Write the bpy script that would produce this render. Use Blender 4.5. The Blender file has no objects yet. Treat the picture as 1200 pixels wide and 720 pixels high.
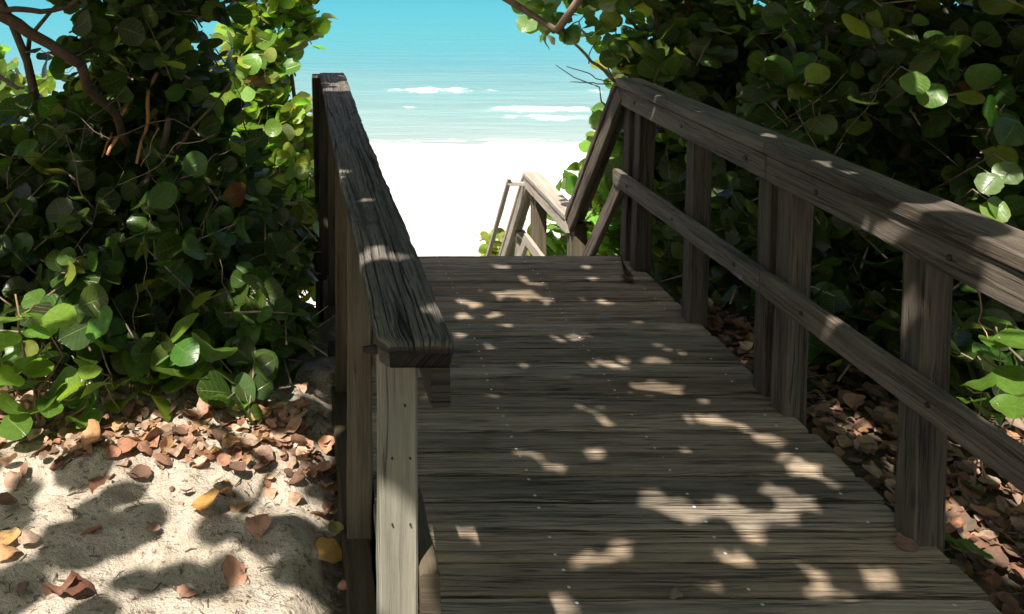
import bpy, math, random
import numpy as np
from mathutils import Vector, noise

random.seed(7)
rng = np.random.default_rng(11)
scene = bpy.context.scene
COL = scene.collection
H = 1.62                                   # eye height above the deck
SUN = np.array([-0.30, -0.50, 0.81]); SUN /= np.linalg.norm(SUN)

# ------------------------------------------------------------------ helpers
def tag(o, label=None, cat=None, group=None, kind=None):
    if label: o['label'] = label
    if cat: o['category'] = cat
    if group: o['group'] = group
    if kind: o['kind'] = kind
    return o

def thing(name, loc, label, cat, group=None):
    o = bpy.data.objects.new(name, None)
    o.empty_display_size = 0.1
    COL.objects.link(o)
    o.location = loc
    return tag(o, label, cat, group)

def world_loc(o):
    p = np.zeros(3)
    while o is not None: p = p+np.array(o.location); o = o.parent
    return p

def nz(p, s=1.0, o=0.0):
    return noise.noise(Vector((p[0]*s+o, p[1]*s-o, p[2]*s+o*0.7)))

class MB:
    """collects planks, tubes and lumps; build() links them as ONE mesh object"""
    def __init__(self):
        self.v = []; self.f = []; self.uv = []; self.t = []; self.m = []
    def add(self, verts, faces, uvs, tint, mat=0):
        b = len(self.v)
        self.v += [tuple(p) for p in verts]
        self.t += [tint]*len(verts)
        for fa, u in zip(faces, uvs):
            self.f.append(tuple(b+i for i in fa)); self.uv += u; self.m.append(mat)
    def plank(self, p0, p1, side, up, seg=0.06, wob=0.002, bev=0.006, tint=None, mat=0, uoff=None):
        """a worn board from p0 to p1 (axis through the middle); side / up are full-size cross vectors"""
        p0 = np.array(p0, float); p1 = np.array(p1, float)
        side = np.array(side, float); up = np.array(up, float)
        L = np.linalg.norm(p1-p0); W = np.linalg.norm(side); T = np.linalg.norm(up)
        s_, u_ = side/W, up/T; a_ = (p1-p0)/L
        n = max(2, int(L/seg)); b = min(bev, W*.3, T*.3)
        hw, ht = W/2, T/2
        cs = [(-hw+b,-ht),(hw-b,-ht),(hw,-ht+b),(hw,ht-b),(hw-b,ht),(-hw+b,ht),(-hw,ht-b),(-hw,-ht+b)]
        per = [0]
        for i in range(8):
            q, r = cs[i], cs[(i+1) % 8]
            per.append(per[-1]+math.hypot(q[0]-r[0], q[1]-r[1]))
        uo = random.uniform(0, 40) if uoff is None else uoff
        vo = random.uniform(0, 40)
        if tint is None:
            k = random.uniform(.82, 1.15); w = random.uniform(-.03, .03)
            tint = (k*(1+w), k, k*(1-w))
        so = random.uniform(0, 50)
        verts = []; faces = []; uvs = []
        for i in range(n+1):
            t = i/n*L
            e = 1.0
            if i in (0, n): e = 1-0.004/max(hw, ht)
            for j, (x, y) in enumerate(cs):
                p = p0 + a_*t + s_*x*e + u_*y*e
                dx = wob*nz((t*6, x*20, y*20), 1, so) + wob*.7*nz((t*22, x*30, y*30), 1, so+9)
                dy = wob*nz((t*5, x*20, y*20), 1, so+20)
                verts.append(p + s_*dx + u_*dy*.6)
        for i in range(n):
            for j in range(8):
                k = (j+1) % 8
                faces.append((i*8+j, i*8+k, (i+1)*8+k, (i+1)*8+j))
                u0 = uo+i/n*L; u1 = uo+(i+1)/n*L
                uvs.append([(u0, vo+per[j]), (u0, vo+per[j+1]), (u1, vo+per[j+1]), (u1, vo+per[j])])
        faces.append(tuple(range(7, -1, -1)))
        uvs.append([(uo+cs[j][0]*.15, vo+cs[j][1]) for j in range(7, -1, -1)])
        faces.append(tuple(n*8+j for j in range(8)))
        uvs.append([(uo+3+cs[j][0]*.15, vo+cs[j][1]) for j in range(8)])
        self.add(verts, faces, uvs, tint, mat)
    def tube(self, pts, radii, sides=6, tint=(1,1,1), mat=0):
        pts = [np.array(p, float) for p in pts]
        verts = []; faces = []; uvs = []
        uo = random.uniform(0, 9); dist = 0
        ref = np.array([0.31, 0.17, 0.93])
        for i, p in enumerate(pts):
            d = pts[min(i+1, len(pts)-1)]-pts[max(i-1, 0)]
            d = d/(np.linalg.norm(d)+1e-9)
            a = np.cross(d, ref); a /= np.linalg.norm(a)+1e-9
            c = np.cross(d, a)
            if i: dist += np.linalg.norm(p-pts[i-1])
            for j in range(sides):
                an = 2*math.pi*j/sides
                verts.append(p + (a*math.cos(an)+c*math.sin(an))*radii[i])
        for i in range(len(pts)-1):
            for j in range(sides):
                k = (j+1) % sides
                faces.append((i*sides+j, i*sides+k, (i+1)*sides+k, (i+1)*sides+j))
                uvs.append([(uo+i*.1, j*.03), (uo+i*.1, j*.03+.03), (uo+i*.1+.1, j*.03+.03), (uo+i*.1+.1, j*.03)])
        faces.append(tuple(range(sides-1, -1, -1))); uvs.append([(uo, 0)]*sides)
        m = (len(pts)-1)*sides
        faces.append(tuple(m+j for j in range(sides))); uvs.append([(uo, 0)]*sides)
        self.add(verts, faces, uvs, tint, mat)
    def build(self, name, mats, parent=None, smooth=False):
        off = world_loc(parent)
        me = bpy.data.meshes.new(name)
        V = np.array(self.v)-off
        me.from_pydata([tuple(p) for p in V], [], self.f)
        uvl = me.uv_layers.new(name='UVMap')
        uvl.data.foreach_set('uv', np.array(self.uv, np.float32).ravel())
        ca = me.color_attributes.new('tint', 'FLOAT_COLOR', 'POINT')
        T = np.ones((len(self.v), 4), np.float32); T[:, :3] = np.array(self.t)
        ca.data.foreach_set('color', T.ravel())
        for m in (mats if isinstance(mats, (list, tuple)) else [mats]): me.materials.append(m)
        me.polygons.foreach_set('material_index', np.array(self.m, np.int32))
        if smooth: me.polygons.foreach_set('use_smooth', np.ones(len(self.f), bool))
        me.update()
        o = bpy.data.objects.new(name, me); COL.objects.link(o)
        if parent is not None: o.parent = parent
        return o

def limb(p0, p1, r0, r1, wig=.06, n=7, seed=0.0):
    p0 = np.array(p0, float); p1 = np.array(p1, float)
    L = np.linalg.norm(p1-p0); pts = []; rad = []
    for i in range(n+1):
        t = i/n; p = p0+(p1-p0)*t
        w = math.sin(math.pi*t)*wig*L*2
        p = p+np.array([noise.noise(Vector((t*2.3, seed, 1))), noise.noise(Vector((t*2.3, seed, 7))), noise.noise(Vector((t*2.3, seed, 13)))])*w
        pts.append(p); rad.append(r0+(r1-r0)*t)
    return pts, rad

# ------------------------------------------------------------------ node helper
class NT:
    def __init__(self, name):
        self.mat = bpy.data.materials.new(name); self.mat.use_nodes = True
        self.t = self.mat.node_tree; self.t.nodes.clear()
        self.out = self.n('ShaderNodeOutputMaterial')
    def n(self, typ, **kw):
        nd = self.t.nodes.new(typ)
        for k, v in kw.items():
            if k.startswith('i_'):
                nd.inputs[int(k[2:]) if k[2:].isdigit() else k[2:].replace('_', ' ')].default_value = v
            else: setattr(nd, k, v)
        return nd
    def l(self, a, b): self.t.links.new(a, b)
    def noise(self, vec, scale=1, detail=4, rough=.6, dist=0):
        nd = self.n('ShaderNodeTexNoise'); nd.inputs['Scale'].default_value = scale
        nd.inputs['Detail'].default_value = detail; nd.inputs['Roughness'].default_value = rough
        nd.inputs['Distortion'].default_value = dist
        if vec is not None: self.l(vec, nd.inputs['Vector'])
        return nd.outputs['Fac']
    def vmul(self, vec, s):
        nd = self.n('ShaderNodeVectorMath', operation='MULTIPLY'); self.l(vec, nd.inputs[0]); nd.inputs[1].default_value = s
        return nd.outputs[0]
    def ramp(self, fac, stops, interp='LINEAR'):
        nd = self.n('ShaderNodeValToRGB'); self.l(fac, nd.inputs[0]); cr = nd.color_ramp; cr.interpolation = interp
        while len(cr.elements) < len(stops): cr.elements.new(.5)
        for e, (p, c) in zip(cr.elements, stops):
            e.position = p; e.color = (*c, 1) if isinstance(c, tuple) else (c, c, c, 1)
        return nd.outputs[0]
    def mix(self, fac, a, b, mode='MIX'):
        nd = self.n('ShaderNodeMix', data_type='RGBA', blend_type=mode)
        for s, x in ((0, fac), (6, a), (7, b)):
            if hasattr(x, 'links') or hasattr(x, 'is_linked'): self.l(x, nd.inputs[s])
            else: nd.inputs[s].default_value = (*x, 1) if isinstance(x, tuple) else x
        return nd.outputs[2]
    def math(self, op, a, b=0.0, clamp=False):
        nd = self.n('ShaderNodeMath', operation=op); nd.use_clamp = clamp
        for s, x in ((0, a), (1, b)):
            if hasattr(x, 'is_linked'): self.l(x, nd.inputs[s])
            else: nd.inputs[s].default_value = x
        return nd.outputs[0]
    def bump(self, h, strength=.5, dist=.01, normal=None):
        nd = self.n('ShaderNodeBump'); nd.inputs['Strength'].default_value = strength; nd.inputs['Distance'].default_value = dist
        self.l(h, nd.inputs['Height'])
        if normal is not None: self.l(normal, nd.inputs['Normal'])
        return nd.outputs[0]
    def bsdf(self, col, rough=.8, spec=.2, normal=None):
        nd = self.n('ShaderNodeBsdfPrincipled')
        if hasattr(col, 'is_linked'): self.l(col, nd.inputs['Base Color'])
        else: nd.inputs['Base Color'].default_value = (*col, 1)
        if hasattr(rough, 'is_linked'): self.l(rough, nd.inputs['Roughness'])
        else: nd.inputs['Roughness'].default_value = rough
        nd.inputs['Specular IOR Level'].default_value = spec
        if normal is not None: self.l(normal, nd.inputs['Normal'])
        return nd.outputs[0]
    def done(self, sh): self.l(sh, self.out.inputs[0]); return self.mat

def wood(name, lo, hi, crack=.5, bump=.6, bd=.006, streak=1.0, stain=None, rough=.85, fs=135):
    m = NT(name)
    uv = m.n('ShaderNodeUVMap', uv_map='UVMap').outputs[0]
    tint = m.n('ShaderNodeAttribute', attribute_name='tint').outputs['Color']
    warp = m.n('ShaderNodeTexNoise'); warp.inputs['Scale'].default_value = 3.0; m.l(m.vmul(uv, (1, 3, 1)), warp.inputs['Vector'])
    wv = m.vmul(warp.outputs['Color'], (0, .020, 0))
    add = m.n('ShaderNodeVectorMath', operation='ADD'); m.l(uv, add.inputs[0]); m.l(wv, add.inputs[1]); uvw = add.outputs[0]
    fine = m.noise(m.vmul(uvw, (6.5, fs, 1)), 1, 7, .74)
    mid = m.noise(m.vmul(uvw, (1.4, 42, 1)), 1, 5, .6)
    broad = m.noise(m.vmul(uv, (1.1, 7, 1)), 1, 3, .55)
    g = m.math('ADD', m.math('MULTIPLY', fine, .5*streak), m.math('MULTIPLY', mid, .5))
    g = m.math('ADD', g, m.math('MULTIPLY', m.math('SUBTRACT', broad, .5), .55))
    gc = m.ramp(g, [(.29, 0.0), (.68, 1.0)])
    col = m.mix(gc, lo, hi)
    # long checks that follow the grain
    c1 = m.noise(m.vmul(uvw, (1.3, 60, 1)), 1, 3, .5)
    c1 = m.math('ABSOLUTE', m.math('SUBTRACT', c1, .5))
    mask = m.noise(m.vmul(uv, (2.2, 16, 1)), 1, 2, .5)
    mask = m.ramp(mask, [(.62-.3*crack, 0.0), (.78-.3*crack, 1.0)])
    line = m.math('MULTIPLY', m.ramp(c1, [(.0, 1.0), (.028, 0.0)]), mask)
    col = m.mix(m.math('MULTIPLY', line, .72), col, tuple(x*.16 for x in lo))
    if stain:
        st = m.noise(m.vmul(uv, (2.6, 5, 1)), 1, 5, .65)
        st = m.ramp(st, [(.5, 0.0), (.68, 1.0)])
        col = m.mix(m.math('MULTIPLY', st, stain[1]), col, stain[0])
    # knots
    vor = m.n('ShaderNodeTexVoronoi'); vor.inputs['Scale'].default_value = 1.0
    m.l(m.vmul(uvw, (2.1, 9, 1)), vor.inputs['Vector'])
    kn = m.ramp(vor.outputs['Distance'], [(.05, 1.0), (.10, 0.0)])
    col = m.mix(m.math('MULTIPLY', kn, .55), col, tuple(x*.45 for x in lo))
    col = m.mix(1.0, col, tint, 'MULTIPLY')
    hgt = m.math('SUBTRACT', m.math('ADD', m.math('MULTIPLY', fine, .55), m.math('MULTIPLY', mid, .7)), m.math('MULTIPLY', line, .9))
    nm = m.bump(hgt, bump, bd)
    return m.done(m.bsdf(col, rough, .25, nm))

M_DECK = wood('deck_wood', (.088, .069, .051), (.375, .297, .215), .8, 1.0, .010, 1.15, ((.07, .055, .04), .45))
M_CAP = wood('charred_grey_wood', (.036, .031, .027), (.20, .175, .150), .5, .9, .006, 1.0, ((.07, .07, .07), .5))
M_POSTG = wood('greenish_post_wood', (.11, .102, .08), (.33, .31, .245), .5, .6, .005, .9, ((.14, .15, .09), .4))
M_POSTB = wood('brown_post_wood', (.050, .041, .029), (.205, .168, .118), .4, .5, .005, 1.0, ((.09, .095, .055), .5))
M_RAIL = wood('grey_rail_wood', (.034, .027, .021), (.205, .168, .130), .8, .9, .007, 1.0, ((.12, .11, .095), .4))
M_PALE = wood('sunbleached_wood', (.22, .198, .168), (.43, .395, .34), .3, .4, .004)

def flat(name, col, rough=.6, metal=0, spec=.4):
    m = NT(name)
    tc = m.n('ShaderNodeTexCoord').outputs['Object']
    k = m.noise(tc, 300, 2, .5)
    c = m.mix(k, tuple(x*.7 for x in col), tuple(min(1, x*1.2) for x in col))
    s = m.n('ShaderNodeBsdfPrincipled'); m.l(c, s.inputs['Base Color'])
    s.inputs['Roughness'].default_value = rough; s.inputs['Metallic'].default_value = metal
    s.inputs['Specular IOR Level'].default_value = spec
    return m.done(s.outputs[0])
M_SCREW = flat('screw_metal', (.62, .60, .56), .5, .0)
M_NAIL = flat('rusty_nail', (.03, .022, .018), .7)

def bark(name, lo, hi):
    m = NT(name)
    tc = m.n('ShaderNodeTexCoord').outputs['Object']
    a = m.noise(m.vmul(tc, (1, 1, .35)), 45, 6, .65)
    b = m.noise(tc, 7, 4, .6)
    g = m.math('ADD', m.math('MULTIPLY', a, .6), m.math('MULTIPLY', b, .4))
    col = m.mix(m.ramp(g, [(.32, 0.0), (.66, 1.0)]), lo, hi)
    tint = m.n('ShaderNodeAttribute', attribute_name='tint').outputs['Color']
    col = m.mix(1.0, col, tint, 'MULTIPLY')
    return m.done(m.bsdf(col, .85, .2, m.bump(a, .6, .006)))
M_BARK = bark('grape_bark', (.10, .075, .055), (.30, .23, .17))

def leaf_mat(name, transl=.42, rough=.31, dead=False):
    m = NT(name)
    uv = m.n('ShaderNodeUVMap', uv_map='UVMap').outputs[0]
    tint = m.n('ShaderNodeAttribute', attribute_name='tint').outputs['Color']
    sep = m.n('ShaderNodeSeparateXYZ'); m.l(uv, sep.inputs[0])
    u, v = sep.outputs[0], sep.outputs[1]          # u across (-1..1), v along 0..1
    au = m.math('ABSOLUTE', u)
    mid = m.ramp(au, [(.0, 1.0), (.045, 0.0)])
    q = m.math('FRACT', m.math('MULTIPLY', m.math('SUBTRACT', v, m.math('MULTIPLY', au, .33)), 5.5))
    q = m.math('ABSOLUTE', m.math('SUBTRACT', q, .5))
    side = m.ramp(q, [(.0, 1.0), (.07, 0.0)])
    vein = m.math('MAXIMUM', mid, m.math('MULTIPLY', side, .6))
    geo = m.n('ShaderNodeNewGeometry')
    sp = m.noise(geo.outputs['Position'], 55, 4, .6)
    sp2 = m.noise(geo.outputs['Position'], 24 if dead else 14, 4, .7)
    col = m.mix(m.ramp(sp, [(.3, 0.0), (.7, 1.0)]), m.mix(1.0, tint, (.72, .75, .7), 'MULTIPLY'), tint)
    if dead:
        col = m.mix(m.math('MULTIPLY', vein, .4), col, (.12, .06, .035))
        col = m.mix(m.math('MULTIPLY', m.ramp(sp2, [(.50, 0.0), (.64, 1.0)]), .7), col, (.10, .055, .035))
    else:
        col = m.mix(m.math('MULTIPLY', vein, .5), col, (.24, .27, .10))
        rim = m.ramp(m.math('ADD', m.math('MULTIPLY', m.math('ADD', au, m.math('MULTIPLY', v, .3)), .7), m.math('MULTIPLY', sp2, .5)), [(1.0, 0.0), (1.08, 1.0)])
        col = m.mix(m.math('MULTIPLY', rim, .75), col, (.19, .10, .04))
        spots = m.ramp(m.noise(geo.outputs['Position'], 90, 2, .5), [(.70, 0.0), (.76, 1.0)])
        col = m.mix(m.math('MULTIPLY', spots, .6), col, (.12, .07, .025))
    nm = m.bump(m.math('ADD', m.math('MULTIPLY', vein, -.5), m.math('MULTIPLY', sp, .4)), .45, .004)
    # paler matt underside
    top = m.bsdf(col, rough, .45, nm)
    und = m.bsdf(m.mix(.3, col, (.20, .24, .12) if not dead else (.3, .2, .14)), .65, .25, nm)
    mx0 = m.n('ShaderNodeMixShader'); m.l(geo.outputs['Backfacing'], mx0.inputs[0]); m.l(top, mx0.inputs[1]); m.l(und, mx0.inputs[2])
    tr = m.n('ShaderNodeBsdfTranslucent')
    m.l(m.mix(1.0, col, (2.6, 2.5, 1.3) if not dead else (1.4, 1.1, .8), 'MULTIPLY'), tr.inputs[0])
    mx = m.n('ShaderNodeMixShader'); mx.inputs[0].default_value = transl
    m.l(mx0.outputs[0], mx.inputs[1]); m.l(tr.outputs[0], mx.inputs[2])
    return m.done(mx.outputs[0])
M_LEAF = leaf_mat('sea_grape_leaf')
M_DEAD = leaf_mat('dead_leaf', .12, .6, True)

# ------------------------------------------------------------------ leaves
ROWS = np.array([-.20, -.02, .06, .2, .38, .56, .74, .9, 1.0])
def _w(t): return .56*math.sqrt(max(0, 1-(2*(t-.03)/.98-.97)**2)) if t > 0 else .02
HW = np.array([.012, .16, .36, .50, .56, .55, .475, .33, .13])
CV = np.array([-1, -.55, 0, .55, 1])
TX = (HW[:, None]*CV[None]); TY = np.repeat(ROWS[:, None], 5, 1).copy()
TY[1] -= .10*np.abs(CV); TY[2] -= .05*np.abs(CV); TY[8] -= .01*np.abs(CV); TY[7] -= .02*np.abs(CV)
NR = len(ROWS)
QF = np.array([[r*5+c, r*5+c+1, (r+1)*5+c+1, (r+1)*5+c] for r in range(NR-1) for c in range(4)], np.int32)
UVT = np.stack([np.repeat(CV[None], NR, 0), np.repeat(ROWS[:, None], 5, 1)], -1).reshape(-1, 2)

class Leaves:
    def __init__(self): self.P = []; self.A = []; self.N = []; self.S = []; self.T = []; self.C = []
    def add(self, P, A, N, S, T, curl=.25):
        P = np.atleast_2d(P); n = len(P)
        self.P.append(P); self.A.append(np.atleast_2d(A)); self.N.append(np.atleast_2d(N))
        self.S.append(np.broadcast_to(S, (n,)).astype(float)); self.T.append(np.broadcast_to(T, (n, 3)).astype(float))
        self.C.append(np.full(n, curl))
    def build(self, name, mat, parent=None):
        P = np.concatenate(self.P); A = np.concatenate(self.A); N = np.concatenate(self.N)
        S = np.concatenate(self.S); T = np.concatenate(self.T); C = np.concatenate(self.C)
        n = len(P)
        A = A/(np.linalg.norm(A, axis=1, keepdims=True)+1e-9)
        N = N-A*np.sum(N*A, 1, keepdims=True); N /= np.linalg.norm(N, axis=1, keepdims=True)+1e-9
        B = np.cross(A, N)
        curl = rng.normal(0, 1, n)*C*1.1 - C*.5; fold = rng.uniform(-.2, 1.0, n)*C*1.3; ph = rng.uniform(0, 6.28, n); wv = rng.uniform(.1, .5, n)*C*.35
        asp = rng.uniform(.88, 1.12, n)
        x = TX[None]*asp[:, None, None]; y = np.repeat(TY[None], n, 0)
        z = fold[:, None, None]*np.abs(x) + curl[:, None, None]*(np.clip(y, 0, 2)-.1)**2 + wv[:, None, None]*np.sin(y*7+ph[:, None, None]+x*6)
        y = y - .25*np.abs(curl[:, None, None])*np.clip(y, 0, 2)**2
        # ragged outline
        jit = 1+rng.normal(0, .10 if mat is M_DEAD else .035, x.shape); x = x*jit
        V = P[:, None, None]+S[:, None, None, None]*(x[..., None]*B[:, None, None]+y[..., None]*A[:, None, None]+z[..., None]*N[:, None, None])
        V = V.reshape(-1, 3)
        off = world_loc(parent)
        V = V-off
        nv = NR*5; F = (QF[None]+(np.arange(n)*nv)[:, None, None]).reshape(-1, 4)
        me = bpy.data.meshes.new(name)
        me.vertices.add(len(V)); me.vertices.foreach_set('co', V.astype(np.float32).ravel())
        me.loops.add(F.size); me.loops.foreach_set('vertex_index', F.astype(np.int32).ravel())
        me.polygons.add(len(F)); me.polygons.foreach_set('loop_start', np.arange(0, F.size, 4, dtype=np.int32))
        me.polygons.foreach_set('loop_total', np.full(len(F), 4, np.int32))
        uvl = me.uv_layers.new(name='UVMap')
        UV = np.tile(UVT[QF].reshape(-1, 2), (n, 1)); uvl.data.foreach_set('uv', UV.astype(np.float32).ravel())
        ca = me.color_attributes.new('tint', 'FLOAT_COLOR', 'POINT')
        C4 = np.ones((n*nv, 4), np.float32); C4[:, :3] = np.repeat(T, nv, 0); ca.data.foreach_set('color', C4.ravel())
        me.polygons.foreach_set('use_smooth', np.ones(len(F), bool))
        me.materials.append(mat); me.update(); me.validate()
        o = bpy.data.objects.new(name, me); COL.objects.link(o)
        if parent is not None: o.parent = parent
        return o

def greens(n, base=(.055, .115, .022), var=.35, yellow=.08, brown=.006):
    b = np.array(base)[None]*np.exp(rng.normal(0, var, (n, 1)))
    b = b*np.exp(rng.normal(0, .12, (n, 3)))
    k = rng.random(n)
    b[k < yellow] = np.array([.22, .26, .04])*np.exp(rng.normal(0, .2, ((k < yellow).sum(), 1)))
    b[k > 1-brown] = np.array([.22, .09, .035])
    return np.clip(b, .008, .6)

def rvec(n):
    v = rng.normal(0, 1, (n, 3)); return v/np.linalg.norm(v, axis=1, keepdims=True)

def sprays(lv, tw, C, nleaf=(5, 9), size=(.09, .15), base=(.055, .115, .022), yellow=.06, up=.55, L=(.18, .42), face=None, twr=.005, keep=None, var=.35):
    """twigs at points C, each carrying alternate round leaves"""
    for c in C:
        n = random.randint(*nleaf); d = rvec(1)[0]; d[2] = abs(d[2])*.6+.1; d /= np.linalg.norm(d)
        l = random.uniform(*L); p0 = c-d*l/2
        if tw is not None:
            pts = [p0, c+rng.normal(0, .012, 3), c+d*l/2]
            tw.tube(pts, [twr, twr*.8, twr*.4], 5, (random.uniform(.7, 1.5),)*3)
        s = np.linspace(.1, 1, n)
        P = p0+np.outer(s*l, d)
        side = np.cross(d, [0, 0, 1.0]); side /= np.linalg.norm(side)+1e-9
        sg = np.where(np.arange(n) % 2 == 0, 1, -1)[:, None]
        A = side[None]*sg*1.0 + d[None]*.55 + rng.normal(0, .45, (n, 3)) + np.array([0, 0, -.12])
        N = np.array([0, 0, up])+rvec(n)*.75
        if face is not None: N = N+np.array(face)
        A /= np.linalg.norm(A, axis=1, keepdims=True)
        S = rng.uniform(*size, n)
        ctr = P+A*S[:, None]*.6
        ok = np.ones(n, bool) if keep is None else keep(ctr)
        if ok.any(): lv.add(P[ok]+A[ok]*.02, A[ok], N[ok], S[ok], greens(n, base, var, yellow)[ok])

def fill(boxes, n):
    """points spread through a union of ellipsoids (centre, radii)"""
    vol = np.array([b[1][0]*b[1][1]*b[1][2] for b in boxes]); pick = rng.choice(len(boxes), n, p=vol/vol.sum())
    c = np.array([b[0] for b in boxes])[pick]; r = np.array([b[1] for b in boxes])[pick]
    return c+rvec(n)*(rng.random((n, 1))**(1/2.6))*r

def ground_z(x, y):
    """dune top around the walkway, falling to the beach"""
    base = -.12 if x < .9 else -.07
    t = (x-.3)/.9
    base = -.12+.05*min(1, max(0, t))
    k = min(1, max(0, (y-5.0)/5.5)); k = k*k*(3-2*k)
    z = base*(1-k) + k*(-3.05)
    if y > 10.5: z = -3.05-(y-10.5)*.0449
    if y > 27.2: z = -3.80-(y-27.2)*.06
    if -.9 < x < 2.6 and y > 4.3:
        kk = min(1, (x+.9)/.7, (2.6-x)/.7)
        z = min(z, z*(1-kk)+kk*max(-3.05, -.30-max(0, y-4.3)*1.0)) if y < 10.5 else z
    a = 1.0 if y < 9 else .5
    z += a*(.05*noise.noise(Vector((x*.8, y*.8, 3)))*min(1, max(0, (abs(x-.9)-.8)*2)))
    return z

# ------------------------------------------------------------------ camera, light, world
cam = bpy.data.cameras.new('camera'); co = bpy.data.objects.new('camera', cam); COL.objects.link(co)
co.location = (0, 0, H); co.rotation_euler = (math.radians(90), 0, 0)
cam.sensor_width = 36; cam.lens = 30; cam.shift_x = (600-388)/1200; cam.shift_y = -(360+33)/1200
cam.clip_start = .03; cam.clip_end = 6000
scene.camera = co

sun = bpy.data.lights.new('sun', 'SUN'); sun.energy = 5.0; sun.angle = math.radians(.55); sun.color = (1, .935, .84)
so = bpy.data.objects.new('sun', sun); COL.objects.link(so)
so.rotation_euler = Vector(tuple(-SUN)).to_track_quat('-Z', 'Y').to_euler(); so.location = (-3, -5, 9)
w = bpy.data.worlds.new('World'); scene.world = w; w.use_nodes = True
nt = w.node_tree; bg = nt.nodes['Background']
sky = nt.nodes.new('ShaderNodeTexSky'); sky.sky_type = 'NISHITA'; sky.sun_disc = False
sky.air_density = .8; sky.dust_density = 4.0; sky.ozone_density = .6
sky.sun_elevation = math.asin(SUN[2]); sky.sun_rotation = math.atan2(SUN[0], SUN[1]) % (2*math.pi)
nt.links.new(sky.outputs[0], bg.inputs[0]); bg.inputs[1].default_value = .095
vs = scene.view_settings; vs.view_transform = 'Standard'; vs.look = 'None'; vs.exposure = 1.02; vs.gamma = 1
vs.use_curve_mapping = False

# ------------------------------------------------------------------ ground, beach, water
def grid(name, xs, ys, zf, mat, attr=None):
    nx, ny = len(xs), len(ys)
    V = [(x, y, zf(x, y)) for y in ys for x in xs]
    F = [(j*nx+i, j*nx+i+1, (j+1)*nx+i+1, (j+1)*nx+i) for j in range(ny-1) for i in range(nx-1)]
    me = bpy.data.meshes.new(name); me.from_pydata(V, [], F)
    if attr:
        a = me.attributes.new('foam', 'FLOAT', 'POINT'); a.data.foreach_set('value', np.array([attr(x, y) for y in ys for x in xs], np.float32))
    me.polygons.foreach_set('use_smooth', np.ones(len(F), bool)); me.materials.append(mat); me.update()
    o = bpy.data.objects.new(name, me); COL.objects.link(o); o['kind'] = 'structure'
    return o
def span(*segs):
    out = []
    for a, b, s in segs: out += list(np.arange(a, b-1e-6, s))
    return out+[segs[-1][1]]

m = NT('dune_sand')
pos = m.n('ShaderNodeNewGeometry').outputs['Position']
sx = m.n('ShaderNodeSeparateXYZ'); m.l(pos, sx.inputs[0])
f1 = m.noise(pos, 140, 4, .7); f2 = m.noise(pos, 9, 5, .65); f3 = m.noise(pos, 38, 4, .7)
col = m.mix(m.ramp(f1, [(.3, 0.0), (.72, 1.0)]), (.40, .345, .275), (.64, .56, .46))
col = m.mix(m.ramp(f2, [(.42, 0.0), (.7, .75)]), col, (.32, .25, .18))
col = m.mix(m.ramp(f3, [(.56, 0.0), (.66, .85)]), col, (.11, .08, .058))
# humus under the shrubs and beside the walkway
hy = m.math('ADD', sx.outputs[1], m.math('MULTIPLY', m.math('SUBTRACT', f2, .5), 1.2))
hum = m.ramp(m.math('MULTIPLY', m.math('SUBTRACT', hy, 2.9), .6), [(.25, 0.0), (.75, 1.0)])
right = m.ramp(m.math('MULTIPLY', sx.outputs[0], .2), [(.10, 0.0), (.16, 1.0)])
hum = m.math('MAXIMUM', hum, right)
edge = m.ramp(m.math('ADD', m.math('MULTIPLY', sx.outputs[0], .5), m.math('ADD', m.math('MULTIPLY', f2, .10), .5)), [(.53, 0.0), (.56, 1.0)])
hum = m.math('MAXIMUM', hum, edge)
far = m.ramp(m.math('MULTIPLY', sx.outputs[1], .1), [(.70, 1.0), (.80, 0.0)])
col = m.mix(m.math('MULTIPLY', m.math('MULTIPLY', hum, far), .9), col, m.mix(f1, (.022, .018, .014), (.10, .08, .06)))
col = m.mix(m.ramp(m.math('MULTIPLY', sx.outputs[1], .1), [(.70, 0.0), (.85, 1.0)]), col, m.mix(f1, (.62, .57, .49), (.80, .76, .69)))
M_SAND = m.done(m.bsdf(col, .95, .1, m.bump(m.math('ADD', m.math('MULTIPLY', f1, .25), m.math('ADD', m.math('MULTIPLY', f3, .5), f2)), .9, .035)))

def sandz(x, y):
    z = ground_z(x, y)
    if -3 < x < .2 and 1.2 < y < 4.4:
        z += .048*noise.noise(Vector((x*3.1, y*4.2, 0)))+.022*noise.noise(Vector((x*9, y*11, 2)))+.007*noise.noise(Vector((x*26, y*26, 5)))
        z += .05*max(0, 1-abs(y-3.45)/.5)
        z -= .10*max(0, min(1, (x+.12)/.12))*(1 if y < 3.6 else 0)
    if x > 1.72 and y < 6:
        z += .05*min(1, (x-1.72)*1.5)+.012*noise.noise(Vector((x*12, y*12, 5)))
    if .1 < x < 1.72 and y < 5: z = min(z, -.24)
    return z
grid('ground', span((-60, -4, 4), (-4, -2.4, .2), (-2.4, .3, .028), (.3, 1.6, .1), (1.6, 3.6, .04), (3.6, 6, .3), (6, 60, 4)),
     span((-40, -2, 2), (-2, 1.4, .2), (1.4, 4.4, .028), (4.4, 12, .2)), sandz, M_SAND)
m = NT('beach_sand')
pos = m.n('ShaderNodeNewGeometry').outputs['Position']
f1 = m.noise(pos, 60, 4, .7); f2 = m.noise(pos, 1.4, 5, .6)
sx = m.n('ShaderNodeSeparateXYZ'); m.l(pos, sx.inputs[0])
col = m.mix(f1, (.62, .57, .49), (.80, .76, .69))
wet = m.ramp(m.math('MULTIPLY', m.math('SUBTRACT', m.math('ADD', sx.outputs[1], m.math('MULTIPLY', f2, 1.2)), 26.4), .5), [(.2, 0.0), (.7, 1.0)])
col = m.mix(wet, col, (.46, .43, .37))
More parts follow.
